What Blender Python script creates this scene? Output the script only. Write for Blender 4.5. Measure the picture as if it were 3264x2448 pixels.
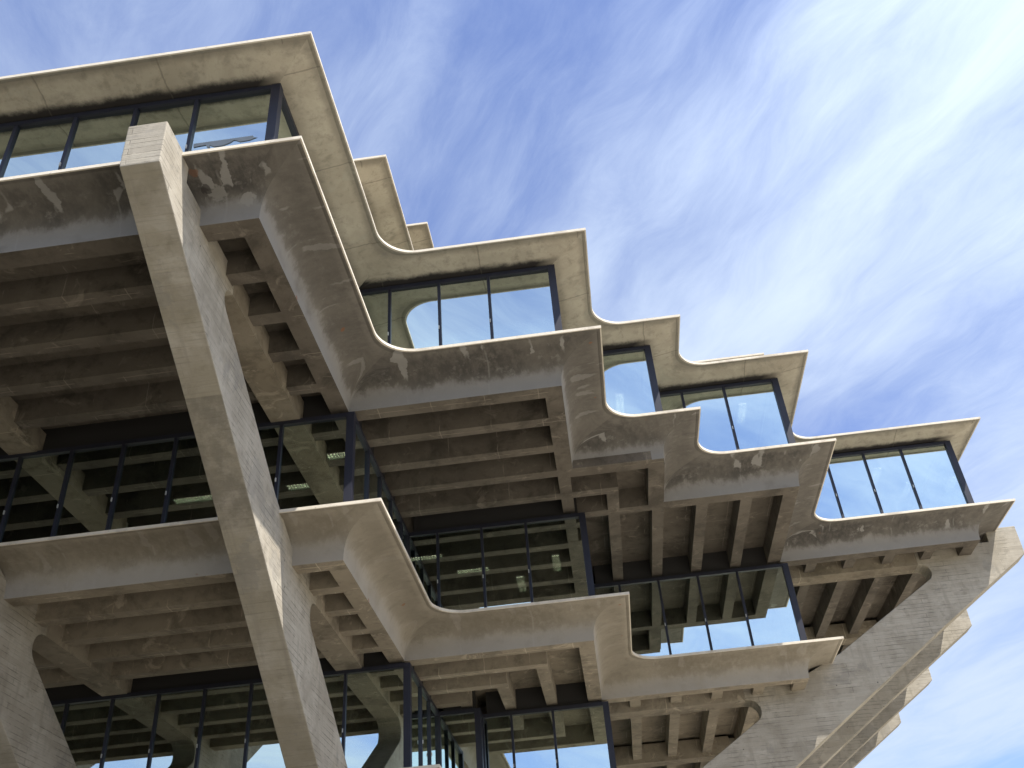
import bpy, bmesh, math, random
from mathutils import Vector, Matrix
random.seed(7)
scene = bpy.context.scene
for o in list(bpy.data.objects):
    bpy.data.objects.remove(o, do_unlink=True)
col = scene.collection
R = math.radians
EYE = 1.6

# ------------------------------------------------------------------ camera
cam_d = bpy.data.cameras.new('camera'); cam = bpy.data.objects.new('camera', cam_d); col.objects.link(cam)
cam_d.sensor_width = 36.0; cam_d.lens = 3050.24 / 3264 * 36.0; cam_d.clip_start = 0.1; cam_d.clip_end = 6000
cam.matrix_world = (Matrix.Translation((0, 0, EYE)) @ Matrix.Rotation(R(3.9568), 4, 'Z')
                    @ Matrix.Rotation(R(125.8026), 4, 'X') @ Matrix.Rotation(R(-4.785), 4, 'Z'))
scene.camera = cam
scene.render.resolution_x, scene.render.resolution_y = 1024, 768
vs = scene.view_settings
vs.view_transform = 'Standard'; vs.look = 'None'; vs.gamma = 1.0; vs.exposure = 1.12; vs.use_curve_mapping = False

# ------------------------------------------------------------------ world: sky with thin cirrus
SUN = Vector((0.478, -0.363, 1.0)).normalized()
SUN_EL = math.asin(SUN.z); SUN_ROT = math.atan2(SUN.x, SUN.y)


CLOC = ((13.17, 55.25, 0), (12.59, 8.07, 0), (21.04, 53.74, 0))


class NT:
    """small helper round a node tree"""
    def __init__(s, nt): s.nt = nt; s.n = nt.nodes; s.l = nt.links
    def new(s, t, **k):
        n = s.n.new(t)
        for a, v in k.items():
            if a == 'inp':
                for i, x in v.items(): s.put(n.inputs[i], x)
            else: setattr(n, a, v)
        return n
    def put(s, sock, v):
        if hasattr(v, 'is_output'): s.l.new(v, sock)
        elif isinstance(v, (tuple, list)) and sock.type == 'RGBA' and len(v) == 3: sock.default_value = (*v, 1)
        else: sock.default_value = v
    def math(s, op, a, b=0.0, c=0.0, clamp=False):
        n = s.new('ShaderNodeMath', operation=op, use_clamp=clamp); s.put(n.inputs[0], a); s.put(n.inputs[1], b); s.put(n.inputs[2], c)
        return n.outputs[0]
    def ramp(s, v, lo, hi, a=0.0, b=1.0):
        n = s.new('ShaderNodeMapRange', interpolation_type='SMOOTHSTEP')
        for i, x in enumerate((v, lo, hi, a, b)): s.put(n.inputs[i], x)
        return n.outputs[0]
    def mix(s, f, a, b, mode='MIX'):
        n = s.new('ShaderNodeMix', data_type='RGBA', blend_type=mode); s.put(n.inputs[0], f); s.put(n.inputs[6], a); s.put(n.inputs[7], b)
        return n.outputs[2]
    def noise(s, v, scale, detail=4, rough=.55, dist=0.0, out=0):
        n = s.new('ShaderNodeTexNoise'); s.put(n.inputs['Vector'], v); n.inputs['Scale'].default_value = scale
        n.inputs['Detail'].default_value = detail; n.inputs['Roughness'].default_value = rough; n.inputs['Distortion'].default_value = dist
        return n.outputs[out]
    def vec(s, x, y, z=0.0):
        n = s.new('ShaderNodeCombineXYZ'); s.put(n.inputs[0], x); s.put(n.inputs[1], y); s.put(n.inputs[2], z); return n.outputs[0]
    def sep(s, v):
        n = s.new('ShaderNodeSeparateXYZ'); s.put(n.inputs[0], v); return n.outputs
    def mapv(s, v, loc=(0, 0, 0), rot=(0, 0, 0), scale=(1, 1, 1)):
        n = s.new('ShaderNodeMapping'); s.put(n.inputs[0], v); n.inputs[1].default_value = loc
        n.inputs[2].default_value = rot; n.inputs[3].default_value = scale; return n.outputs[0]


world = bpy.data.worlds.new('World'); scene.world = world; world.use_nodes = True
w = NT(world.node_tree)
for n in list(w.n): w.n.remove(n)
wo = w.new('ShaderNodeOutputWorld'); bg = w.new('ShaderNodeBackground')
sky = w.new('ShaderNodeTexSky', sky_type='NISHITA', sun_disc=False, sun_elevation=SUN_EL, sun_rotation=SUN_ROT,
            altitude=100, air_density=1.0, dust_density=0.6, ozone_density=1.6)
tc = w.new('ShaderNodeTexCoord')
d = w.sep(tc.outputs['Generated'])
zz = w.math('ADD', w.math('MAXIMUM', d[2], 0.02), 0.12)
pl = w.vec(w.math('DIVIDE', d[0], zz), w.math('DIVIDE', d[1], zz), 0.0)      # flat cloud deck overhead
warp = w.noise(pl, .9, 4, .55, 0, 1)
plw = w.new('ShaderNodeVectorMath', operation='MULTIPLY_ADD'); w.put(plw.inputs[0], warp); plw.inputs[1].default_value = (.45, .45, 0); w.put(plw.inputs[2], pl)
CA = R(55)
rt = w.mapv(plw.outputs[0], rot=(0, 0, CA))       # turn so that x runs along the streaks
st = w.mapv(rt, loc=CLOC[0], scale=(0.5, 1.5, 1))
n1 = w.noise(st, 1.25, 7, .50, .1)
n2 = w.noise(w.mapv(plw.outputs[0], loc=CLOC[1]), 1.0, 4, .5, .1)
n3 = w.noise(w.mapv(rt, loc=CLOC[2], scale=(.8, 2.4, 1)), 5.0, 9, .68, .5)
cl = w.math('ADD', w.math('ADD', w.math('MULTIPLY', n1, 0.62), w.math('MULTIPLY', n2, 0.50)), w.math('MULTIPLY', n3, 0.19))
cf = w.ramp(cl, 0.48, 0.83, 0.05, 0.86)
cf = w.math('MULTIPLY', cf, w.ramp(d[2], -0.02, 0.15))
skyc = w.mix(1.0, sky.outputs[0], (0.92, 0.97, 1.30), 'MULTIPLY')
sdot = w.new('ShaderNodeVectorMath', operation='DOT_PRODUCT'); w.put(sdot.inputs[0], tc.outputs['Generated']); sdot.inputs[1].default_value = SUN
fwd = w.math('POWER', w.math('MAXIMUM', sdot.outputs['Value'], 0.0), 2.0)        # thin ice cloud scatters forward, brighter towards the sun
cloud = w.new('ShaderNodeVectorMath', operation='SCALE'); cloud.inputs[0].default_value = (5.0, 5.75, 6.7); w.put(cloud.inputs['Scale'], w.math('MULTIPLY_ADD', fwd, 1.25, .86))
w.put(bg.inputs[0], w.mix(cf, skyc, cloud.outputs[0])); bg.inputs[1].default_value = 0.082
w.l.new(bg.outputs[0], wo.inputs[0])

sd = bpy.data.lights.new('sun', 'SUN'); sd.energy = 5.0; sd.angle = R(0.53); sd.color = (1.0, 0.945, 0.86)
so = bpy.data.objects.new('sun', sd); col.objects.link(so); so.rotation_euler = SUN.to_track_quat('Z', 'Y').to_euler(); so.location = (30, -30, 60)

# ------------------------------------------------------------------ grid of the building (metres, z from the eye)
X = [-4.8144, 1.1053, 3.9508, 8.4726, 15.9649]
C = 28.56
Y = [C - x for x in reversed(X)]
M = 1.4894; GX0 = -0.425
def gx(k): return GX0 + M * k
def gy(k): return C - gx(k)
PIER = -7.76; PSP = 7.5
cx = PIER - 1.5 * PSP; cy = C - cx
HA, HB, HC, HD, HU1, HU2 = 19.66, 16.0, 11.535, 7.10, 24.05, 28.42
P6 = [(X[0], Y[0]), (X[0], Y[1]), (X[1], Y[1]), (X[1], Y[2]), (X[2], Y[2]), (X[2], Y[3]), (X[3], Y[3]), (X[3], Y[4]), (X[4], Y[4])]
P5 = [(X[0], Y[1]), (X[0], Y[3]), (X[1], Y[3]), (X[1], Y[4]), (X[3], Y[4])]
P4 = [(X[0], Y[3]), (X[0], Y[4]), (X[1], Y[4])]
def full(p):
    out = []
    q = list(p)
    for r in range(4):
        out += q
        q = [(cx - (b - cy), cy + (a - cx)) for a, b in q]
    return out

# ------------------------------------------------------------------ materials
def mat(name):
    m = bpy.data.materials.new(name); m.use_nodes = True
    t = NT(m.node_tree)
    for n in list(t.n): t.n.remove(n)
    o = t.new('ShaderNodeOutputMaterial'); return m, t, o

def finish(t, o, colr, rough=.85, bump=None, bstr=.3, bdist=.02, spec=.25):
    b = t.new('ShaderNodeBsdfPrincipled'); t.put(b.inputs['Base Color'], colr); t.put(b.inputs['Roughness'], rough)
    b.inputs['Specular IOR Level'].default_value = spec
    if bump is not None:
        bn = t.new('ShaderNodeBump'); bn.inputs['Strength'].default_value = bstr; bn.inputs['Distance'].default_value = bdist
        t.put(bn.inputs['Height'], bump); t.l.new(bn.outputs[0], b.inputs['Normal'])
    t.l.new(b.outputs[0], o.inputs[0]); return b

def mottled(t, pos, c1, c2, c3):
    a = t.noise(pos, .55, 5, .62, .4); b = t.noise(pos, 2.6, 6, .65, .2); f = t.noise(pos, 19, 4, .6)
    v = t.mix(t.ramp(a, .32, .68), c1, c2)
    v = t.mix(t.math('MULTIPLY', t.ramp(b, .50, .72), .7), v, c3)
    v = t.mix(t.math('MULTIPLY', t.ramp(f, .55, .8), .28), v, tuple(x * .55 for x in c1))
    return v, b, f

def concrete_cove(name, c1, c2, c3, dark, grey, stain, drip, foot=.85, rust=None):
    """formed soffit with weather stains; UV = (metres along the edge, metres in from the lip)"""
    m, t, o = mat(name)
    pos = t.new('ShaderNodeNewGeometry').outputs['Position']
    uv = t.new('ShaderNodeUVMap', uv_map='UVMap').outputs[0]; u, v, _ = t.sep(uv)
    fr_ = t.math('MULTIPLY_ADD', t.sep(t.new('ShaderNodeUVMap', uv_map='edge').outputs[0])[0],    .50, .50)      # weather side is the worse stained
    colr, b, f = mottled(t, pos, c1, c2, c3)
    nz = t.noise(t.vec(u, t.math('MULTIPLY', v, .7)), .9, 6, .62); nz2 = t.noise(t.vec(t.math('MULTIPLY', u, 1.6), t.math('MULTIPLY', v, .9)), 3.4, 7, .70)
    jag = t.math('ADD', t.math('MULTIPLY', t.math('SUBTRACT', nz, .5), .9), t.math('MULTIPLY', t.math('SUBTRACT', nz2, .5), .70))
    # dark weathering from the lip down over the turn of the cove, breaking up towards the foot
    vv = t.math('ADD', v, jag)
    dm = t.math('MULTIPLY', t.ramp(vv, -.05, .55, .35, 1.0), t.ramp(vv, 1.36, 1.02))
    dm = t.math('MULTIPLY', dm, t.ramp(t.noise(t.vec(u, t.math('MULTIPLY', v, .5)), .55, 5, .6), .28, .60, .35, 1.0))
    dm = t.math('MULTIPLY', dm, t.ramp(nz2, .36, .60, .55, 1.0))
    colr = t.mix(t.math('MULTIPLY', t.math('MULTIPLY', dm, fr_), .95 * stain, clamp=True), colr, dark)
    sp = t.math('MULTIPLY', t.ramp(t.noise(t.mapv(uv, scale=(.9, 1, 1)), 2.6, 8, .74), .53, .64), t.ramp(v, .35, .8))
    colr = t.mix(t.math('MULTIPLY', t.math('MULTIPLY', sp, fr_), .50 * stain), colr, tuple((q + w_) / 2 for q, w_ in zip(c2, grey)))
    # pale washed band along the foot
    gm = t.ramp(t.math('ADD', v, t.math('MULTIPLY', jag, .85)), 1.12, 1.40)
    gm = t.math('MULTIPLY', gm, t.ramp(t.noise(uv, .45, 4, .6), .30, .46))
    colr = t.mix(t.math('MULTIPLY', gm, foot), colr, grey)
    # lime runs dripping in from the edge
    wob = t.math('MULTIPLY_ADD', t.math('SUBTRACT', t.noise(t.vec(u, t.math('MULTIPLY', v, 3.0)), 2.4, 3), .5), .16, u)
    dn = t.noise(t.vec(wob, t.math('MULTIPLY', v, .22)), 2.3, 2, .45)
    ln = t.noise(t.vec(u, 3.7), .8, 2)
    rm = t.math('MULTIPLY', t.ramp(dn, .605, .64), t.ramp(v, t.math('MULTIPLY', ln, 1.9), t.math('MULTIPLY', ln, 1.75)))
    colr = t.mix(t.math('MULTIPLY', t.math('MULTIPLY', rm, fr_), drip), colr, grey)
    # pale shutter lines running across
    sh = t.math('ABSOLUTE', t.math('SUBTRACT', t.math('FRACT', t.math('MULTIPLY_ADD', t.noise(uv, .9, 3), .10, t.math('DIVIDE', u, 2.33))), .5))
    sl = t.math('MULTIPLY', t.ramp(sh, .016, .004), t.ramp(t.noise(uv, 1.7, 3), .47, .58))
    colr = t.mix(t.math('MULTIPLY', sl, .32), colr, grey)
    # a few rust spots
    rs = t.ramp(t.noise(uv, 1.9, 1, .3), .775, .80)
    colr = t.mix(t.math('MULTIPLY', rs, .6), colr, (.22, .085, .035))
    for pt, rad, rc, am in (rust or ()):
        dv = t.new('ShaderNodeVectorMath', operation='DISTANCE'); t.put(dv.inputs[0], pos); dv.inputs[1].default_value = pt
        dd = t.math('ADD', dv.outputs['Value'], t.math('MULTIPLY', t.math('SUBTRACT', t.noise(pos, 3.4, 5, .65, .6), .5), rad * 2.6))
        colr = t.mix(t.math('MULTIPLY', t.ramp(dd, rad, rad * .82), am), colr, rc)
    finish(t, o, colr, .9, t.math('ADD', t.math('MULTIPLY', b, .6), t.math('MULTIPLY', f, .4)), .28, .02)
    return m

def concrete_soffit(name):
    """smooth overhang soffit with soot where it meets the window head"""
    m, t, o = mat(name)
    pos = t.new('ShaderNodeNewGeometry').outputs['Position']
    uv = t.new('ShaderNodeUVMap', uv_map='UVMap').outputs[0]; u, v, _ = t.sep(uv)
    e = t.sep(t.new('ShaderNodeUVMap', uv_map='edge').outputs[0])[0]
    colr, b, f = mottled(t, pos, (.335, .300, .236), (.445, .405, .325), (.245, .225, .183))
    nz = t.noise(uv, 1.4, 6, .65, .4); nz2 = t.noise(uv, 5, 5, .7)
    bk = t.noise(t.mapv(uv, scale=(1, .8, 1)), 3.1, 7, .75, .3)
    colr = t.mix(t.math('MULTIPLY', t.ramp(bk, .50, .70), .55), colr, (.185, .168, .13))
    # lip band a little greyer
    colr = t.mix(t.math('MULTIPLY', t.ramp(t.math('ADD', v, t.math('MULTIPLY', nz, .35)), .52, .30), .55), colr, (.15, .138, .115))
    bl = t.math('MULTIPLY', t.ramp(t.noise(uv, 1.15, 5, .6, .8), .60, .66), t.ramp(nz2, .40, .62))
    colr = t.mix(t.math('MULTIPLY', bl, .5), colr, (.34, .33, .27))
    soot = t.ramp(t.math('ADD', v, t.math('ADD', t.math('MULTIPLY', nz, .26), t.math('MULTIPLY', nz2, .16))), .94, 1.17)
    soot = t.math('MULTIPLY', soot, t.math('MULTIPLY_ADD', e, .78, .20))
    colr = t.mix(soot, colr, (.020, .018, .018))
    # shutter joints and lime bloom
    sh = t.math('ABSOLUTE', t.math('SUBTRACT', t.math('FRACT', t.math('MULTIPLY_ADD', nz, .05, t.math('DIVIDE', u, 2.98))), .5))
    colr = t.mix(t.math('MULTIPLY', t.ramp(sh, .010, .002), .45), colr, (.09, .08, .065))
    finish(t, o, colr, .9, t.math('ADD', t.math('MULTIPLY', b, .6), t.math('MULTIPLY', f, .4)), .22, .02)
    return m

def concrete_plain(name, c1, c2, c3, bstr=.3):
    m, t, o = mat(name)
    pos = t.new('ShaderNodeNewGeometry').outputs['Position']
    colr, b, f = mottled(t, pos, c1, c2, c3)
    gm_ = t.noise(pos, .8, 7, .7, .4)
    colr = t.mix(t.math('MULTIPLY', t.ramp(gm_, .48, .66), .6), colr, tuple(q * .42 for q in c1))
    n = t.noise(pos, 1.3, 5, .7, 1.0)
    colr = t.mix(t.math('MULTIPLY', t.ramp(n, .57, .68), .6), colr, tuple(x * 1.6 for x in c2))
    x, y, z = t.sep(pos)
    for ax in (x, y):       # thin pale pour joints
        fr = t.math('ABSOLUTE', t.math('SUBTRACT', t.math('FRACT', t.math('MULTIPLY_ADD', t.noise(pos, 2.2, 2), .05, t.math('DIVIDE', ax, 1.4894))), .5))
        colr = t.mix(t.math('MULTIPLY', t.math('MULTIPLY', t.ramp(fr, .013, .003), t.ramp(t.noise(pos, 1.1, 3), .48, .6)), .6), colr, tuple(q * 1.9 for q in c2))
    finish(t, o, colr, .92, t.math('ADD', t.math('MULTIPLY', b, .6), t.math('MULTIPLY', f, .4)), bstr, .02)
    return m

def concrete_board(name):
    """board-marked concrete of the piers: level boards about 155 mm high"""
    m, t, o = mat(name)
    pos = t.new('ShaderNodeNewGeometry').outputs['Position']; x, y, z = t.sep(pos)
    nx = t.sep(t.new('ShaderNodeNewGeometry').outputs['True Normal'])
    sx = t.math('GREATER_THAN', t.math('ABSOLUTE', nx[0]), t.math('ABSOLUTE', nx[1]))
    h = t.math('ADD', t.math('MULTIPLY', sx, y), t.math('MULTIPLY', t.math('SUBTRACT', 1.0, sx), x))
    wz = t.math('MULTIPLY_ADD', t.noise(t.vec(0.0, 0.0, z), 2.1, 2), .26, t.math('MULTIPLY_ADD', t.noise(pos, 3.0, 3), .02, z))
    br = t.new('ShaderNodeTexBrick', offset=.37, offset_frequency=2, squash=1.0)
    t.put(br.inputs['Vector'], t.vec(h, wz)); br.inputs['Scale'].default_value = 1.0
    br.inputs['Brick Width'].default_value = 3.4; br.inputs['Row Height'].default_value = .152
    br.inputs['Mortar Size'].default_value = .0095; br.inputs['Mortar Smooth'].default_value = .5; br.inputs['Bias'].default_value = 0
    br.inputs['Color1'].default_value = (.0, .0, .0, 1); br.inputs['Color2'].default_value = (1, 1, 1, 1); br.inputs['Mortar'].default_value = (.5, .5, .5, 1)
    colr, b, f = mottled(t, pos, (.292, .262, .210), (.378, .344, .284), (.218, .195, .155))
    tone = t.sep(br.outputs[0])[0]
    colr = t.mix(t.math('MULTIPLY', t.math('SUBTRACT', 1.0, br.outputs[1]), .20), colr, t.mix(tone, (.22, .20, .165), (.42, .395, .335)))
    gr = t.noise(t.vec(t.math('MULTIPLY', h, .35), t.math('MULTIPLY', z, 14.0)), 2.2, 4, .65)
    colr = t.mix(t.math('MULTIPLY', t.ramp(gr, .50, .72), .52), colr, (.17, .155, .125))
    upr = t.math('MULTIPLY_ADD', t.math('ABSOLUTE', nx[2]), -.80, 1.0)          # boards print strongest on the upright faces
    jm = t.math('MULTIPLY', t.math('MULTIPLY', br.outputs[1], upr), t.ramp(t.noise(pos, 1.3, 5, .65), .44, .62))
    colr = t.mix(t.math('MULTIPLY', jm, .72), colr, (.085, .074, .058))
    ho = t.new('ShaderNodeTexVoronoi'); t.put(ho.inputs['Vector'], pos); ho.inputs['Scale'].default_value = 1.6
    colr = t.mix(t.math('MULTIPLY', t.ramp(ho.outputs[0], .055, .035), .8), colr, (.06, .055, .05))
    pt_ = t.noise(pos, .75, 7, .7, .3)
    colr = t.mix(t.math('MULTIPLY', t.ramp(pt_, .46, .64), .42), colr, (.19, .168, .128))
    down_tint = t.math('MULTIPLY', t.ramp(nx[2], -.35, -.6), t.ramp(t.noise(pos, .9, 6, .65), .30, .62))
    colr = t.mix(t.math('MULTIPLY', down_tint, .5), colr, (.205, .178, .118))  # brown tint on faces that point downward, broken up by noise
    run = t.noise(t.vec(t.math('MULTIPLY', h, 3.2), t.math('MULTIPLY', z, .35)), 1.0, 5, .6)
    colr = t.mix(t.math('MULTIPLY', t.ramp(run, .54, .70), .42), colr, (.20, .18, .145))
    wst = t.math('MULTIPLY', t.ramp(t.noise(pos, .42, 7, .66, .5), .575, .60), .28)
    lift = t.math('MULTIPLY', t.math('MULTIPLY', t.ramp(z, 12.06, 12.08), t.ramp(z, 13.87, 13.85)), t.math('GREATER_THAN', t.math('ABSOLUTE', nx[2]), .45))
    colr = t.mix(t.math('MULTIPLY', lift, t.ramp(t.noise(pos, 2.1, 6, .7), .35, .62, .15, .75)), colr, (.145, .130, .102))
    colr = t.mix(wst, colr, (.155, .150, .140))
    hgt = t.math('ADD', t.math('MULTIPLY', jm, -1.0), t.math('ADD', t.math('MULTIPLY', gr, .6), t.math('ADD', t.math('MULTIPLY', f, .25), t.math('MULTIPLY', tone, .25))))
    finish(t, o, colr, .9, hgt, .55, .02)
    return m

MT = {}
MT['cove_b'] = concrete_cove('stained_concrete', (.135, .122, .105), (.168, .153, .132), (.110, .100, .087), (.055, .051, .047), (.265, .256, .240), 1.0, .75, .66,
    [((-7.28, 13.08, 15.97 + EYE), .11, (.17, .078, .042), .6), ((-6.95, 13.7, 15.9 + EYE), .26, (.23, .22, .20), .7), ((-6.3, 13.84, 15.72 + EYE), .22, (.26, .25, .23), .75), ((-7.15, 13.5, 15.93 + EYE), .12, (.035, .03, .028), .7)])
MT['cove_c'] = concrete_cove('pale_concrete', (.235, .208, .166), (.285, .256, .207), (.190, .168, .132), (.140, .122, .094), (.33, .31, .28), .72, .3, .42)
MT['soffit'] = concrete_soffit('tan_concrete')
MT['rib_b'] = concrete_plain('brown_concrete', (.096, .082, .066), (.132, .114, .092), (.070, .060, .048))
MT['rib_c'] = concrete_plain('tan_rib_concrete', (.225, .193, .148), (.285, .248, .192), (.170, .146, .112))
MT['arm_b'] = concrete_plain('arm_concrete', (.185, .156, .114), (.225, .194, .148), (.130, .108, .078))
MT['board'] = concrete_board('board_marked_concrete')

m, t, o = mat('painted_coping'); MT['coping'] = m
pos = t.new('ShaderNodeNewGeometry').outputs['Position']
cc = t.mix(t.math('MULTIPLY', t.ramp(t.noise(pos, 1.6, 6, .7), .42, .72), .5), (.56, .51, .425), (.43, .385, .31))
cc = t.mix(t.math('MULTIPLY', t.ramp(t.noise(pos, 9, 3, .6), .66, .74), .6), cc, (.22, .18, .14))
cc = t.mix(t.math('MULTIPLY', t.ramp(t.noise(pos, .9, 6, .7), .5, .62), .55), cc, (.33, .29, .235))
finish(t, o, cc, .85, t.noise(pos, 14, 3), .3, .02)

m, t, o = mat('dark_anodised_metal'); MT['metal'] = m
pos = t.new('ShaderNodeNewGeometry').outputs['Position']
finish(t, o, t.mix(t.noise(pos, 3, 4), (.012, .013, .022), (.022, .023, .034)), .45, None, spec=.35)

m, t, o = mat('shade_dark_panel'); MT['panel'] = m
finish(t, o, (.030, .028, .027), .7)  # closing strip over window heads; shade there is put into the near-black colour

m, t, o = mat('reflective_glass'); MT['glass'] = m
tr = t.new('ShaderNodeBsdfTransparent'); tr.inputs[0].default_value = (.57, .59, .53, 1)
gl = t.new('ShaderNodeBsdfGlossy'); gl.inputs[0].default_value = (.88, 1.0, .95, 1); gl.inputs[1].default_value = 0.0
fr = t.new('ShaderNodeFresnel'); fr.inputs[0].default_value = 1.55
wv = t.new('ShaderNodeBump'); wv.inputs['Strength'].default_value = .02; wv.inputs['Distance'].default_value = .01
gp = t.new('ShaderNodeNewGeometry').outputs['Position']; t.put(wv.inputs['Height'], t.noise(gp, .8, 1)); t.l.new(wv.outputs[0], gl.inputs['Normal'])
ms = t.new('ShaderNodeMixShader'); t.put(ms.inputs[0], t.math('MULTIPLY_ADD', fr.outputs[0], .80, .60, True))
t.l.new(tr.outputs[0], ms.inputs[1]); t.l.new(gl.outputs[0], ms.inputs[2]); t.l.new(ms.outputs[0], o.inputs[0])

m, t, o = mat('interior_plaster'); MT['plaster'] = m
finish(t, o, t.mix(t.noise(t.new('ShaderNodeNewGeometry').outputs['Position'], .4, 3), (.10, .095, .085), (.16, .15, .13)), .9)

m, t, o = mat('torn_film_grey'); MT['film'] = m
fp = t.new('ShaderNodeNewGeometry').outputs['Position']
finish(t, o, t.mix(t.noise(fp, 4, 4), (.19, .215, .23), (.27, .29, .30)), .6)

m, t, o = mat('lamp_diffuser'); MT['lamp'] = m
em = t.new('ShaderNodeEmission'); em.inputs[0].default_value = (1.0, .97, .80, 1); em.inputs[1].default_value = 4.5; t.l.new(em.outputs[0], o.inputs[0])
m, t, o = mat('lamp_housing'); MT['housing'] = m
finish(t, o, (.45, .45, .42), .5)

m, t, o = mat('bright_bounce_paving'); MT['ground'] = m  # pale tone chosen so the unseen ground throws more light upward
gp = t.new('ShaderNodeNewGeometry').outputs['Position']
gb = t.new('ShaderNodeTexBrick', offset=0.0); t.put(gb.inputs['Vector'], gp); gb.inputs['Scale'].default_value = 1
gb.inputs['Brick Width'].default_value = 1.5; gb.inputs['Row Height'].default_value = 1.5; gb.inputs['Mortar Size'].default_value = .012
gb.inputs['Color1'].default_value = (.46, .425, .36, 1); gb.inputs['Color2'].default_value = (.42, .385, .325, 1); gb.inputs['Mortar'].default_value = (.15, .14, .12, 1)
finish(t, o, t.mix(t.math('MULTIPLY', t.noise(gp, .12, 5), .4), gb.outputs[0], (.33, .305, .25)), .9)

m, t, o = mat('dim_bounce_paving'); MT['dim_bounce'] = m  # dim tone chosen so the unseen ground throws little light upward
gp = t.new('ShaderNodeNewGeometry').outputs['Position']
finish(t, o, t.mix(t.ramp(t.noise(gp, .3, 7, .65), .35, .65), (.088, .080, .064), (.118, .108, .088)), .95, t.noise(gp, 8, 4), .3, .02)

m, t, o = mat('grass_and_scrub'); MT['land'] = m
gp = t.new('ShaderNodeNewGeometry').outputs['Position']
finish(t, o, t.mix(t.ramp(t.noise(gp, .15, 7, .65), .4, .6), (.050, .058, .026), (.085, .075, .045)), .95, t.noise(gp, 2, 5), .5, .1)

# ------------------------------------------------------------------ mesh helpers
ROOT = None
def link(name, me, m, parent=None, loc=(0, 0, 0)):
    ob = bpy.data.objects.new(name, me); col.objects.link(ob)
    if m is not None and not me.materials: me.materials.append(MT[m])
    ob.parent = parent; ob.location = loc
    return ob
def to_root(v): return (v[0] - cx, v[1] - cy, v[2] + EYE)          # plan metres, z from the eye -> building space
def mesh(name, verts, faces, root=True):
    me = bpy.data.meshes.new(name); me.from_pydata([to_root(v) if root else v for v in verts], [], faces); me.update(); return me
BOXF = [(0, 3, 2, 1), (4, 5, 6, 7), (0, 1, 5, 4), (1, 2, 6, 5), (2, 3, 7, 6), (3, 0, 4, 7)]
def boxv(x0, x1, y0, y1, z0, z1):
    return [(x0, y0, z0), (x1, y0, z0), (x1, y1, z0), (x0, y1, z0), (x0, y0, z1), (x1, y0, z1), (x1, y1, z1), (x0, y1, z1)]
def box(name, x0, x1, y0, y1, z0, z1, m, parent): return link(name, mesh(name, boxv(x0, x1, y0, y1, z0, z1), BOXF), m, parent)
_cache = {}
def lbox(name, sx, sy, sz, m, parent, c):
    """box centred on plan point c, standing on c.z; alike boxes share one mesh"""
    k = (round(sx, 3), round(sy, 3), round(sz, 3), m)
    if k not in _cache: _cache[k] = mesh(name, boxv(-sx / 2, sx / 2, -sy / 2, sy / 2, 0, sz), BOXF, False)
    return link(name, _cache[k], m, parent, to_root(c))

def ring(plan, o, r, n=10):
    """offset plan outline inward by o; inner (re-entrant) corners rounded with radius r. Returns points, flags"""
    pts, N = [], len(plan)
    for i in range(N):
        a, b, c = Vector(plan[i - 1]), Vector(plan[i]), Vector(plan[(i + 1) % N])
        d1, d2 = (b - a).normalized(), (c - b).normalized()
        n1, n2 = Vector((-d1.y, d1.x)), Vector((-d2.y, d2.x))
        P = b + o * (n1 + n2)
        if d1.x * d2.y - d1.y * d2.x > 0:           # outward corner: split for a crisp arris
            pts += [(P - d1 * .55, 's'), (P, 'a'), (P, 'b'), (P + d2 * .55, 's')]
        else:
            ce = P - d1 * r + d2 * r
            for k in range(n + 1):
                th = math.pi / 2 * k / n
                pts.append((ce + r * (-d2 * math.cos(th) + d1 * math.sin(th)), 'm'))
    return pts

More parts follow.
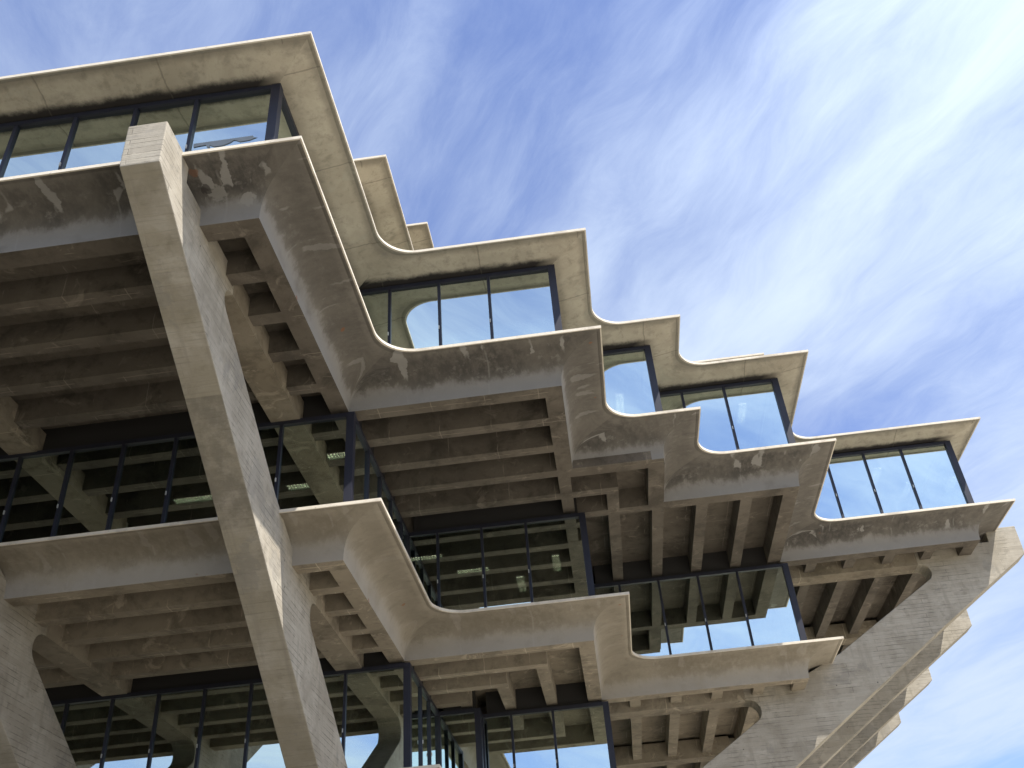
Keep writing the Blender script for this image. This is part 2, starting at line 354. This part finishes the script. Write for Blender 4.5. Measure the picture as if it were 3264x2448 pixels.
def strip(name, plan, prof, m, parent, rad=1.0, smooth=True, close=False):
    """sweep a section (offset, z, radius factor) round the outline; UV = metres along, metres across"""
    rings = [ring(plan, o, max(.012, rad * rf)) for o, z, rf in prof]
    base = rings[0]; N = len(base); verts, faces, uvs, edg = [], [], [], []
    for (o, z, rf), rg in zip(prof, rings): verts += [(p.x, p.y, z) for p, _ in rg]
    U = [0.0]
    for i in range(N): U.append(U[-1] + (base[(i + 1) % N][0] - base[i][0]).length)
    # slide u with the true position along each straight run, so runs cross the section square
    runs = []; i = 0
    for i in range(N):
        if base[i][1] == 'a': dv = base[i][0] - base[i - 1][0]
        elif base[i][1] == 'b' or (base[i][1] == 's' and base[(i + 1) % N][1] == 'a'): dv = base[(i + 1) % N][0] - base[i][0]
        elif base[i][1] == 's': dv = base[i][0] - base[i - 1][0]
        else: dv = None
        runs.append(dv.normalized() if dv is not None else None)
    arcs = [i for i in range(N) if base[i][1] == 'm' and base[i - 1][1] != 'm']
    SH = []
    for rg in rings:
        sh = [0.0] * N
        for i in range(N):
            if runs[i] is not None: sh[i] = (rg[i][0] - base[i][0]).dot(runs[i])
        for a0 in arcs:
            n = 10; d1 = (base[a0][0] - base[a0 - 1][0]).normalized(); d2 = (base[(a0 + n + 1) % N][0] - base[a0 + n][0]).normalized()
            s1 = (rg[a0][0] - base[a0][0]).dot(d1); s2 = (rg[a0 + n][0] - base[a0 + n][0]).dot(d2)
            for k in range(n + 1): sh[a0 + k] = s1 + (s2 - s1) * k / n
        SH.append(sh)
    V = [0.0]
    for a, b in zip(prof, prof[1:]): V.append(V[-1] + math.hypot(b[0] - a[0], b[1] - a[1]))
    J = len(prof)
    for j in range(J if close else J - 1):
        j2 = (j + 1) % J
        for i in range(N):
            i2 = (i + 1) % N
            if base[i][1] == 'a' and base[i2][1] == 'b': continue
            faces.append((j * N + i, j2 * N + i, j2 * N + i2, j * N + i2))
            dd = base[i2][0] - base[i][0]; e = 1.0 if abs(dd.x) > abs(dd.y) else 0.0
            vj = V[j2 if j2 else j]
            uvs.append(((U[i] + SH[j][i], V[j]), (U[i] + SH[j2][i], vj), (U[i + 1] + SH[j2][i2], vj), (U[i + 1] + SH[j][i2], V[j]))); e1, e2 = (e * (.12 if base[q_][1] in 'ab' else 1.0) for q_ in (i, i2)); edg.append((e1, e1, e2, e2))
    me = mesh(name, verts, faces)
    ul = me.uv_layers.new(name='UVMap'); el = me.uv_layers.new(name='edge')
    for f, uu, e in zip(me.polygons, uvs, edg):
        f.use_smooth = smooth
        for k, li in enumerate(f.loop_indices): ul.data[li].uv = uu[k]; el.data[li].uv = (e[k], 0)
    return link(name, me, m, parent)

def sheet(name, plan, o, z, m, parent, up):
    pts = [p for p, f in ring(plan, o, .012, 1) if f != 'b']
    me = mesh(name, [(p.x, p.y, z) for p in pts], [tuple(range(len(pts))) if up else tuple(reversed(range(len(pts))))])
    return link(name, me, m, parent)

# ------------------------------------------------------------------ ground, out of view; its zones are laid out to shape bounce light
gme = bpy.data.meshes.new('ground'); gme.from_pydata([(-1500, -1500, 0), (1500, -1500, 0), (1500, 1500, 0), (-1500, 1500, 0)], [], [(0, 1, 2, 3)])
g = link('ground', gme, 'land'); g['kind'] = 'structure'
pme_ = bpy.data.meshes.new('bright_bounce_ground'); pme_.from_pydata([(1, -34, .006), (62, -34, .006), (62, 105, .006), (1, 105, .006)], [], [(0, 1, 2, 3)])
g = link('bright_bounce_ground', pme_, 'ground'); g['kind'] = 'structure'  # unseen bright area, added to lift bounce light on the right side
fme_ = bpy.data.meshes.new('dim_bounce_ground'); fme_.from_pydata([(-75, -34, .004), (.9, -34, .004), (.9, 105, .004), (-75, 105, .004)], [], [(0, 1, 2, 3)])
g = link('dim_bounce_ground', fme_, 'dim_bounce'); g['kind'] = 'structure'  # unseen dim area, added to hold bounce light down on the left

# ------------------------------------------------------------------ the building
root = bpy.data.objects.new('library_building', None); col.objects.link(root); root.location = (cx, cy, 0)
root['label'] = 'concrete tower with stepped cantilevered floors, ribbed undersides and raking piers'
root['category'] = 'building'

COVE = [(.022, 0, 1), (.10, .001, .95), (.112, .016, .94), (.128, .003, .93), (.3, -.005, .80), (.5, -.02, .62), (.68, -.045, .46), (.82, -.08, .34), (.95, -.135, .24), (1.05, -.21, .16), (1.12, -.31, .10), (1.17, -.43, .06), (1.205, -.56, .03), (1.222, -.70, .01), (1.23, -.85, 0)]
SOFF = [(.022, 0, 1), (.10, .001, .95), (.112, .016, .94), (.128, .003, .93), (.4, -.055, .78), (.8, -.13, .45), (1.24, -.205, 0.05)]

def coping(plan, z, parent):
    return strip('coping', plan, [(-.01, z - .004, 1.01), (.026, z - .004, .98), (.026, z + .080, .98), (-.01, z + .080, 1.01)], 'coping', parent, smooth=False, close=True)

RW = .195                                           # half a rib
def right_lip(plan, y):                             # lip on the right-hand side at depth y
    xs = plan[0][0]
    for a, b in plan:
        if y >= b: xs = max(xs, a)
    return xs

def coffered_floor(label, plan, z, cove, rib, kmin):
    s = strip('floor_slab', full(plan), [(p[0], z + p[1], p[2]) for p in COVE], cove, root)
    s['label'] = label
    coping(full(plan), z, s)
    zb = z - .85; zc = zb + .72
    strip('rim_beam', full(plan), [(1.23, zb, 0), (1.72, zb, 0), (1.722, zc, 0)], rib, s, rad=0, smooth=False)
    sheet('ceiling', full(plan), 1.70, zc, rib, s, False)
    sheet('deck', full(plan), .06, z + .072, rib, s, True)
    ks = range(kmin, 11)
    for k in ks:
        y = gy(k); lip = right_lip(plan, y - .9)
        if y < plan[0][1] + 1.8: continue
        xe = lip - 1.60; dg = gx(k) + RW
        if plan is P6 and k == 0: dg = X[2] - 1.60
        xe = min(xe, dg); xl = 2 * cx - xe
        box('rib', xl + .006, xe - .006, y - RW, y + RW, zb + .004, zc + .03, rib, s)
        # the same rib mirrored about the corner's diagonal
        x = gx(k); ye = C - xe
        box('rib', x - RW, x + RW, ye + .003, 2 * cy - ye - .003, zb + .008, zc + .02, rib, s)
    return s

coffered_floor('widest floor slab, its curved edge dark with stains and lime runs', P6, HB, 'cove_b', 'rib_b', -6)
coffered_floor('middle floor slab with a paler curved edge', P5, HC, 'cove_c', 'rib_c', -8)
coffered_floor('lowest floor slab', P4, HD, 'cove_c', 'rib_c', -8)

def plain_floor(label, plan, z):
    s = strip('floor_slab', full(plan), [(p[0], z + p[1], p[2]) for p in SOFF], 'soffit', root)
    s['label'] = label
    coping(full(plan), z, s)
    sheet('ceiling', full(plan), 1.20, z - .20, 'rib_c', s, False)
    sheet('deck', full(plan), .06, z + .072, 'rib_c', s, True)
    return s
plain_floor('overhanging floor slab with a smooth tan soffit', P6, HA)
plain_floor('set-back upper floor slab', P5, HU1)
plain_floor('roof slab', P4, HU2)

# ------------------------------------------------------------------ raking piers with arms under the floors
def arc(c, r, a0, a1, n=8): return [(c[0] + r * math.cos(R(a0 + (a1 - a0) * i / n)), c[1] + r * math.sin(R(a0 + (a1 - a0) * i / n))) for i in range(n + 1)]
prof = [(11.81, 16.14), (11.84, 14.97), (16.0, 12.27), (20.2, 9.47), (24.39, 6.60), (36.2, -1.6), (39.9, -1.6), (27.3, 7.22), (25.45, 8.37)]
def fillet(p0, p1, p2, r, n=8):
    a, b, c = Vector(p0), Vector(p1), Vector(p2); u, v = (a - b).normalized(), (c - b).normalized()
    ang = u.angle(v); tl = r / math.tan(ang / 2); m_ = b + (u + v).normalized() * (r / math.sin(ang / 2))
    s, e = b + u * tl, b + v * tl; out = []
    a0 = math.atan2(s.y - m_.y, s.x - m_.x); a1 = math.atan2(e.y - m_.y, e.x - m_.x)
    dlt = (a1 - a0 + math.pi) % (2 * math.pi) - math.pi
    return [(m_.x + r * math.cos(a0 + dlt * i / n), m_.y + r * math.sin(a0 + dlt * i / n)) for i in range(n + 1)]
prof += fillet((25.45, 8.37), (21.95, 10.53), (45, 10.53), .42)
prof += [(23.5, 10.53), (23.5, 11.2), (21.2, 11.2), (19.73, 11.87)]
prof += fillet((19.73, 11.87), (14.6, 14.98), (45, 14.98), .35)
prof += [(15.9, 14.98), (15.9, 15.6), (13.0, 15.6), (12.95, 16.14)]
HWID = .412
pv = [(-HWID, a, b + EYE) for a, b in prof] + [(HWID, a, b + EYE) for a, b in prof]; n_ = len(prof)
pf = [tuple(range(n_)), tuple(reversed(range(n_, 2 * n_)))] + [(i, i + n_, (i + 1) % n_ + n_, (i + 1) % n_) for i in range(n_)]
pme = bpy.data.meshes.new('pier'); pme.from_pydata(pv, [], pf); pme.update()
bm = bmesh.new(); bm.from_mesh(pme); bmesh.ops.recalc_face_normals(bm, faces=bm.faces); bm.to_mesh(pme); bm.free()
aw = HWID - .004
arm_b = bpy.data.meshes.new('arm'); arm_b.from_pydata(boxv(-aw, aw, 15.898, 45, 14.984 + EYE, 15.7 + EYE), [], BOXF); arm_b.materials.append(MT['arm_b'])
arm_c = bpy.data.meshes.new('arm'); arm_c.from_pydata(boxv(-aw, aw, 23.498, 45, 10.534 + EYE, 11.3 + EYE), [], BOXF); arm_c.materials.append(MT['rib_c'])
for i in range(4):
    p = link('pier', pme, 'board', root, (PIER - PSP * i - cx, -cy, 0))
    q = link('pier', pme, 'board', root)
    q.matrix_local = Matrix(((0, -1, 0, C - cx), (1, 0, 0, C - (PIER - PSP * i) - cy - 0), (0, 0, 1, 0), (0, 0, 0, 1)))
    if i == 0:
        p['label'] = 'raking board-marked pier, sunlit patches on its side'
    for ob in (p, q):
        link('arm', arm_b, None, ob); link('arm', arm_c, None, ob)
        bv = ob.modifiers.new('bevel', 'BEVEL'); bv.width = .022; bv.segments = 2; bv.limit_method = 'ANGLE'; bv.angle_limit = R(32)
q = None

# ------------------------------------------------------------------ window walls
def window_wall(pts, z0, z1, ztop, xr=(-19.5, 17), yr=(12, 66), skip=()):
    """pts: glass line (plan). posts at corners, mullions on the grid, one pane per bay"""
    wall = bpy.data.objects.new('window_wall', None); col.objects.link(wall); wall.parent = root
    for i, (a, b) in enumerate(zip(pts, pts[1:])):
        horiz = abs(a[1] - b[1]) < 1e-6
        lo, hi = (min(a[0], b[0]), max(a[0], b[0])) if horiz else (min(a[1], b[1]), max(a[1], b[1]))
        lim = xr if horiz else yr
        lo_, hi_ = max(lo, lim[0]), min(hi, lim[1])
        if hi_ - lo_ < .2: continue
        st_ = [lo_]
        for k in range(-30, 40):
            gpos = gx(k) if horiz else gy(-k)
            if lo_ + .8 < gpos < hi_ - .8: st_.append(gpos)
        st_.append(hi_); st_.sort()
        for s, e in zip(st_, st_[1:]):
            mid, ln = (s + e) / 2, e - s
            pn = lbox('pane', ln, .024, z1 - z0, 'glass', wall, (mid, a[1], z0)) if horiz else lbox('pane', .024, ln, z1 - z0, 'glass', wall, (a[0], mid, z0))
            pn.rotation_euler = (random.uniform(-.0022, .0022), random.uniform(-.0022, .0022), random.uniform(-.0028, .0028))   # panes never sit quite true
        for s in st_[1:-1]:
            if z0 < 19: lbox('clip', .03, .03, .11, 'housing', wall, (s - .02, a[1] - .09, z0 + 1.45) if horiz else (a[0] + .09, s, z0 + 1.45))
            if horiz: lbox('mullion', .085, .15, z1 - z0, 'metal', wall, (s, a[1], z0))
            else: lbox('mullion', .15, .085, z1 - z0, 'metal', wall, (a[0], s, z0))
        if horiz:
            lbox('head_frame', hi_ - lo_, .17, .13, 'metal', wall, ((lo_ + hi_) / 2, a[1], z1 - .02))
            lbox('head_panel', hi_ - lo_ - .4, .08, ztop - z1 - .08, 'panel', wall, ((lo_ + hi_) / 2, a[1] + .17, z1 + .1))
            lbox('sill', hi_ - lo_, .17, .10, 'metal', wall, ((lo_ + hi_) / 2, a[1], z0))
        else:
            lbox('head_frame', .17, hi_ - lo_, .13, 'metal', wall, (a[0], (lo_ + hi_) / 2, z1 - .02))
            lbox('head_panel', .08, hi_ - lo_ - .4, ztop - z1 - .08, 'panel', wall, (a[0] - .17, (lo_ + hi_) / 2, z1 + .1))
            lbox('sill', .17, hi_ - lo_, .10, 'metal', wall, (a[0], (lo_ + hi_) / 2, z0))
    for p in pts[1:-1]:
        if xr[0] < p[0] < xr[1] and yr[0] < p[1] < yr[1]:
            lbox('corner_post', .215, .215, z1 - z0 + .10, 'metal', wall, (p[0], p[1], z0))
    return wall

GO = 1.12
def gline(plan): return [(2 * cx - plan[0][0], plan[0][1] + GO)] + [(a - GO, b + GO) for a, b in plan] + [(plan[-1][0] - GO, 2 * cy - plan[-1][1])]
w6 = window_wall(gline(P6), HB + .09, 19.32, 19.46); w6['label'] = 'upper window wall reflecting the sky'
w5 = window_wall(gline(P5), HC + .09, 14.90, 15.85); w5['label'] = 'set-back middle window wall reflecting the ribs above'
g4 = gline(P4); g4 = g4[:2] + [(g4[1][0], 33.72), (-4.5, 33.72), (-4.5, Y[4] + GO)] + g4[3:]
w4 = window_wall(g4, HD + .09, 10.45, 11.38); w4['label'] = 'lowest window wall with closely spaced dark posts'
w7 = window_wall(gline(P5), HA + .09, 23.7, 23.86); w8 = window_wall(gline(P4), HU1 + .09, 28.1, 28.25)

# torn strip of window film hanging on one pane
fl = [(-7.763, 17.738), (-6.366, 17.735), (-6.361, 17.675), (-6.261, 17.664), (-6.439, 17.593), (-6.662, 17.581), (-6.735, 17.641), (-6.817, 17.666), (-6.889, 17.599), (-7.054, 17.536), (-7.253, 17.535), (-7.368, 17.611), (-7.363, 17.513), (-7.435, 17.567), (-7.464, 17.635), (-7.636, 17.628), (-7.753, 17.613)]
n_ = len(fl); fv = [(a, Y[0] + GO - .02, b) for a, b in fl] + [(a, Y[0] + GO - .024, b) for a, b in fl]
link('torn_film', mesh('torn_film', fv, [tuple(range(n_)), tuple(reversed(range(n_, 2 * n_)))] + [(i, (i + 1) % n_, (i + 1) % n_ + n_, i + n_) for i in range(n_)]), 'film', w6)['label'] = 'torn grey strip of window film'

# dark core inside the floors
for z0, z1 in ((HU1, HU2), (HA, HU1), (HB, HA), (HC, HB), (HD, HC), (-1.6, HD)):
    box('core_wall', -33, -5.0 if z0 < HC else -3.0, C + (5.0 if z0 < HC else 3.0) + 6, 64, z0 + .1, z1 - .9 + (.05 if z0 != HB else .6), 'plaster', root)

# ------------------------------------------------------------------ lit ceiling lights behind the glass
def ceiling_light(x, y, z, along_x, label, group):
    e = bpy.data.objects.new('ceiling_light', None); col.objects.link(e); e.location = (x, y, z + EYE)
    e.rotation_euler = (0, 0, 0 if along_x else math.pi / 2)
    e['label'] = label; e['category'] = 'light'; e['group'] = group
    L_, W_ = .61, .15
    key = 'light'
    if key not in _cache:
        hv = boxv(-L_, L_, -W_, W_, .02, .09)
        _cache[key] = mesh('housing', hv, BOXF, False)
        _cache['diff'] = mesh('diffuser', boxv(-L_ + .02, L_ - .02, -W_ + .02, W_ - .02, -.004, .018), BOXF, False)
        lv, lf = [], []
        for i in range(13):
            xx = -L_ + .02 + (2 * L_ - .04) * i / 12; lf += [tuple(q + len(lv) for q in f) for f in BOXF]; lv += boxv(xx - .012, xx + .012, -W_, W_, -.05, -.006)
        for yy in (-W_, 0, W_):
            lf += [tuple(q + len(lv) for q in f) for f in BOXF]; lv += boxv(-L_, L_, yy - .012, yy + .012, -.052, -.008)
        _cache['louvre'] = mesh('louvre', lv, lf, False)
    link('housing', _cache[key], 'housing', e); link('diffuser', _cache['diff'], 'lamp', e); link('louvre', _cache['louvre'], 'housing', e)
UP = 'ceiling lights of the upper storey'; MI = 'ceiling lights of the middle storey'
for x, y, ax, lb in (
        (-4.15, 22.7, 1, 'lit ceiling light behind the window bay where the rounded inner corner is reflected'),
        (-1.2, 22.65, 1, 'lit ceiling light behind the wide pane beside the corner post, above the lime-streaked slab edge'),
        (1.82, 28.6, 0, 'faint lit ceiling light behind the short single-pane upper window'),
        (6.28, 30.15, 0, 'bright upright-looking ceiling light behind the two-pane upper window'),
        (12.3, 36.2, 0, 'faint ceiling light slanting behind the last upper window, two panes from its end'),
        (13.89, 37.75, 0, 'faint ceiling light slanting behind the end pane of the last upper window')):
    ceiling_light(x, y, 19.2, ax, lb, UP)
for x, y, ax, lb in (
        (-13.9, 23.80, 1, 'lit ceiling light behind dark middle windows beside the reflected arm of the far pier'),
        (-12.1, 25.28, 1, 'lit ceiling light behind dark middle windows, just beside the raking pier shaft'),
        (-7.27, 23.78, 1, 'lit ceiling light behind the middle window nearest the corner post above the sunlit coping'),
        (-8.45, 25.28, 1, 'small lit ceiling light behind the middle window right against the raking pier'),
        (-5.8, 31.25, 1, 'lit ceiling light at the edge of the recessed middle window, touching the pale slab coping'),
        (-4.3, 32.75, 1, 'lit ceiling light across the mullions of the recessed middle window'),
        (-1.18, 33.0, 0, 'upright-looking ceiling light in the recessed middle window, near its dark corner post'),
        (-2.66, 34.5, 0, 'upright-looking ceiling light in the recessed middle window, between its two middle mullions')):
    ceiling_light(x, y, 15.42, ax, lb, MI)
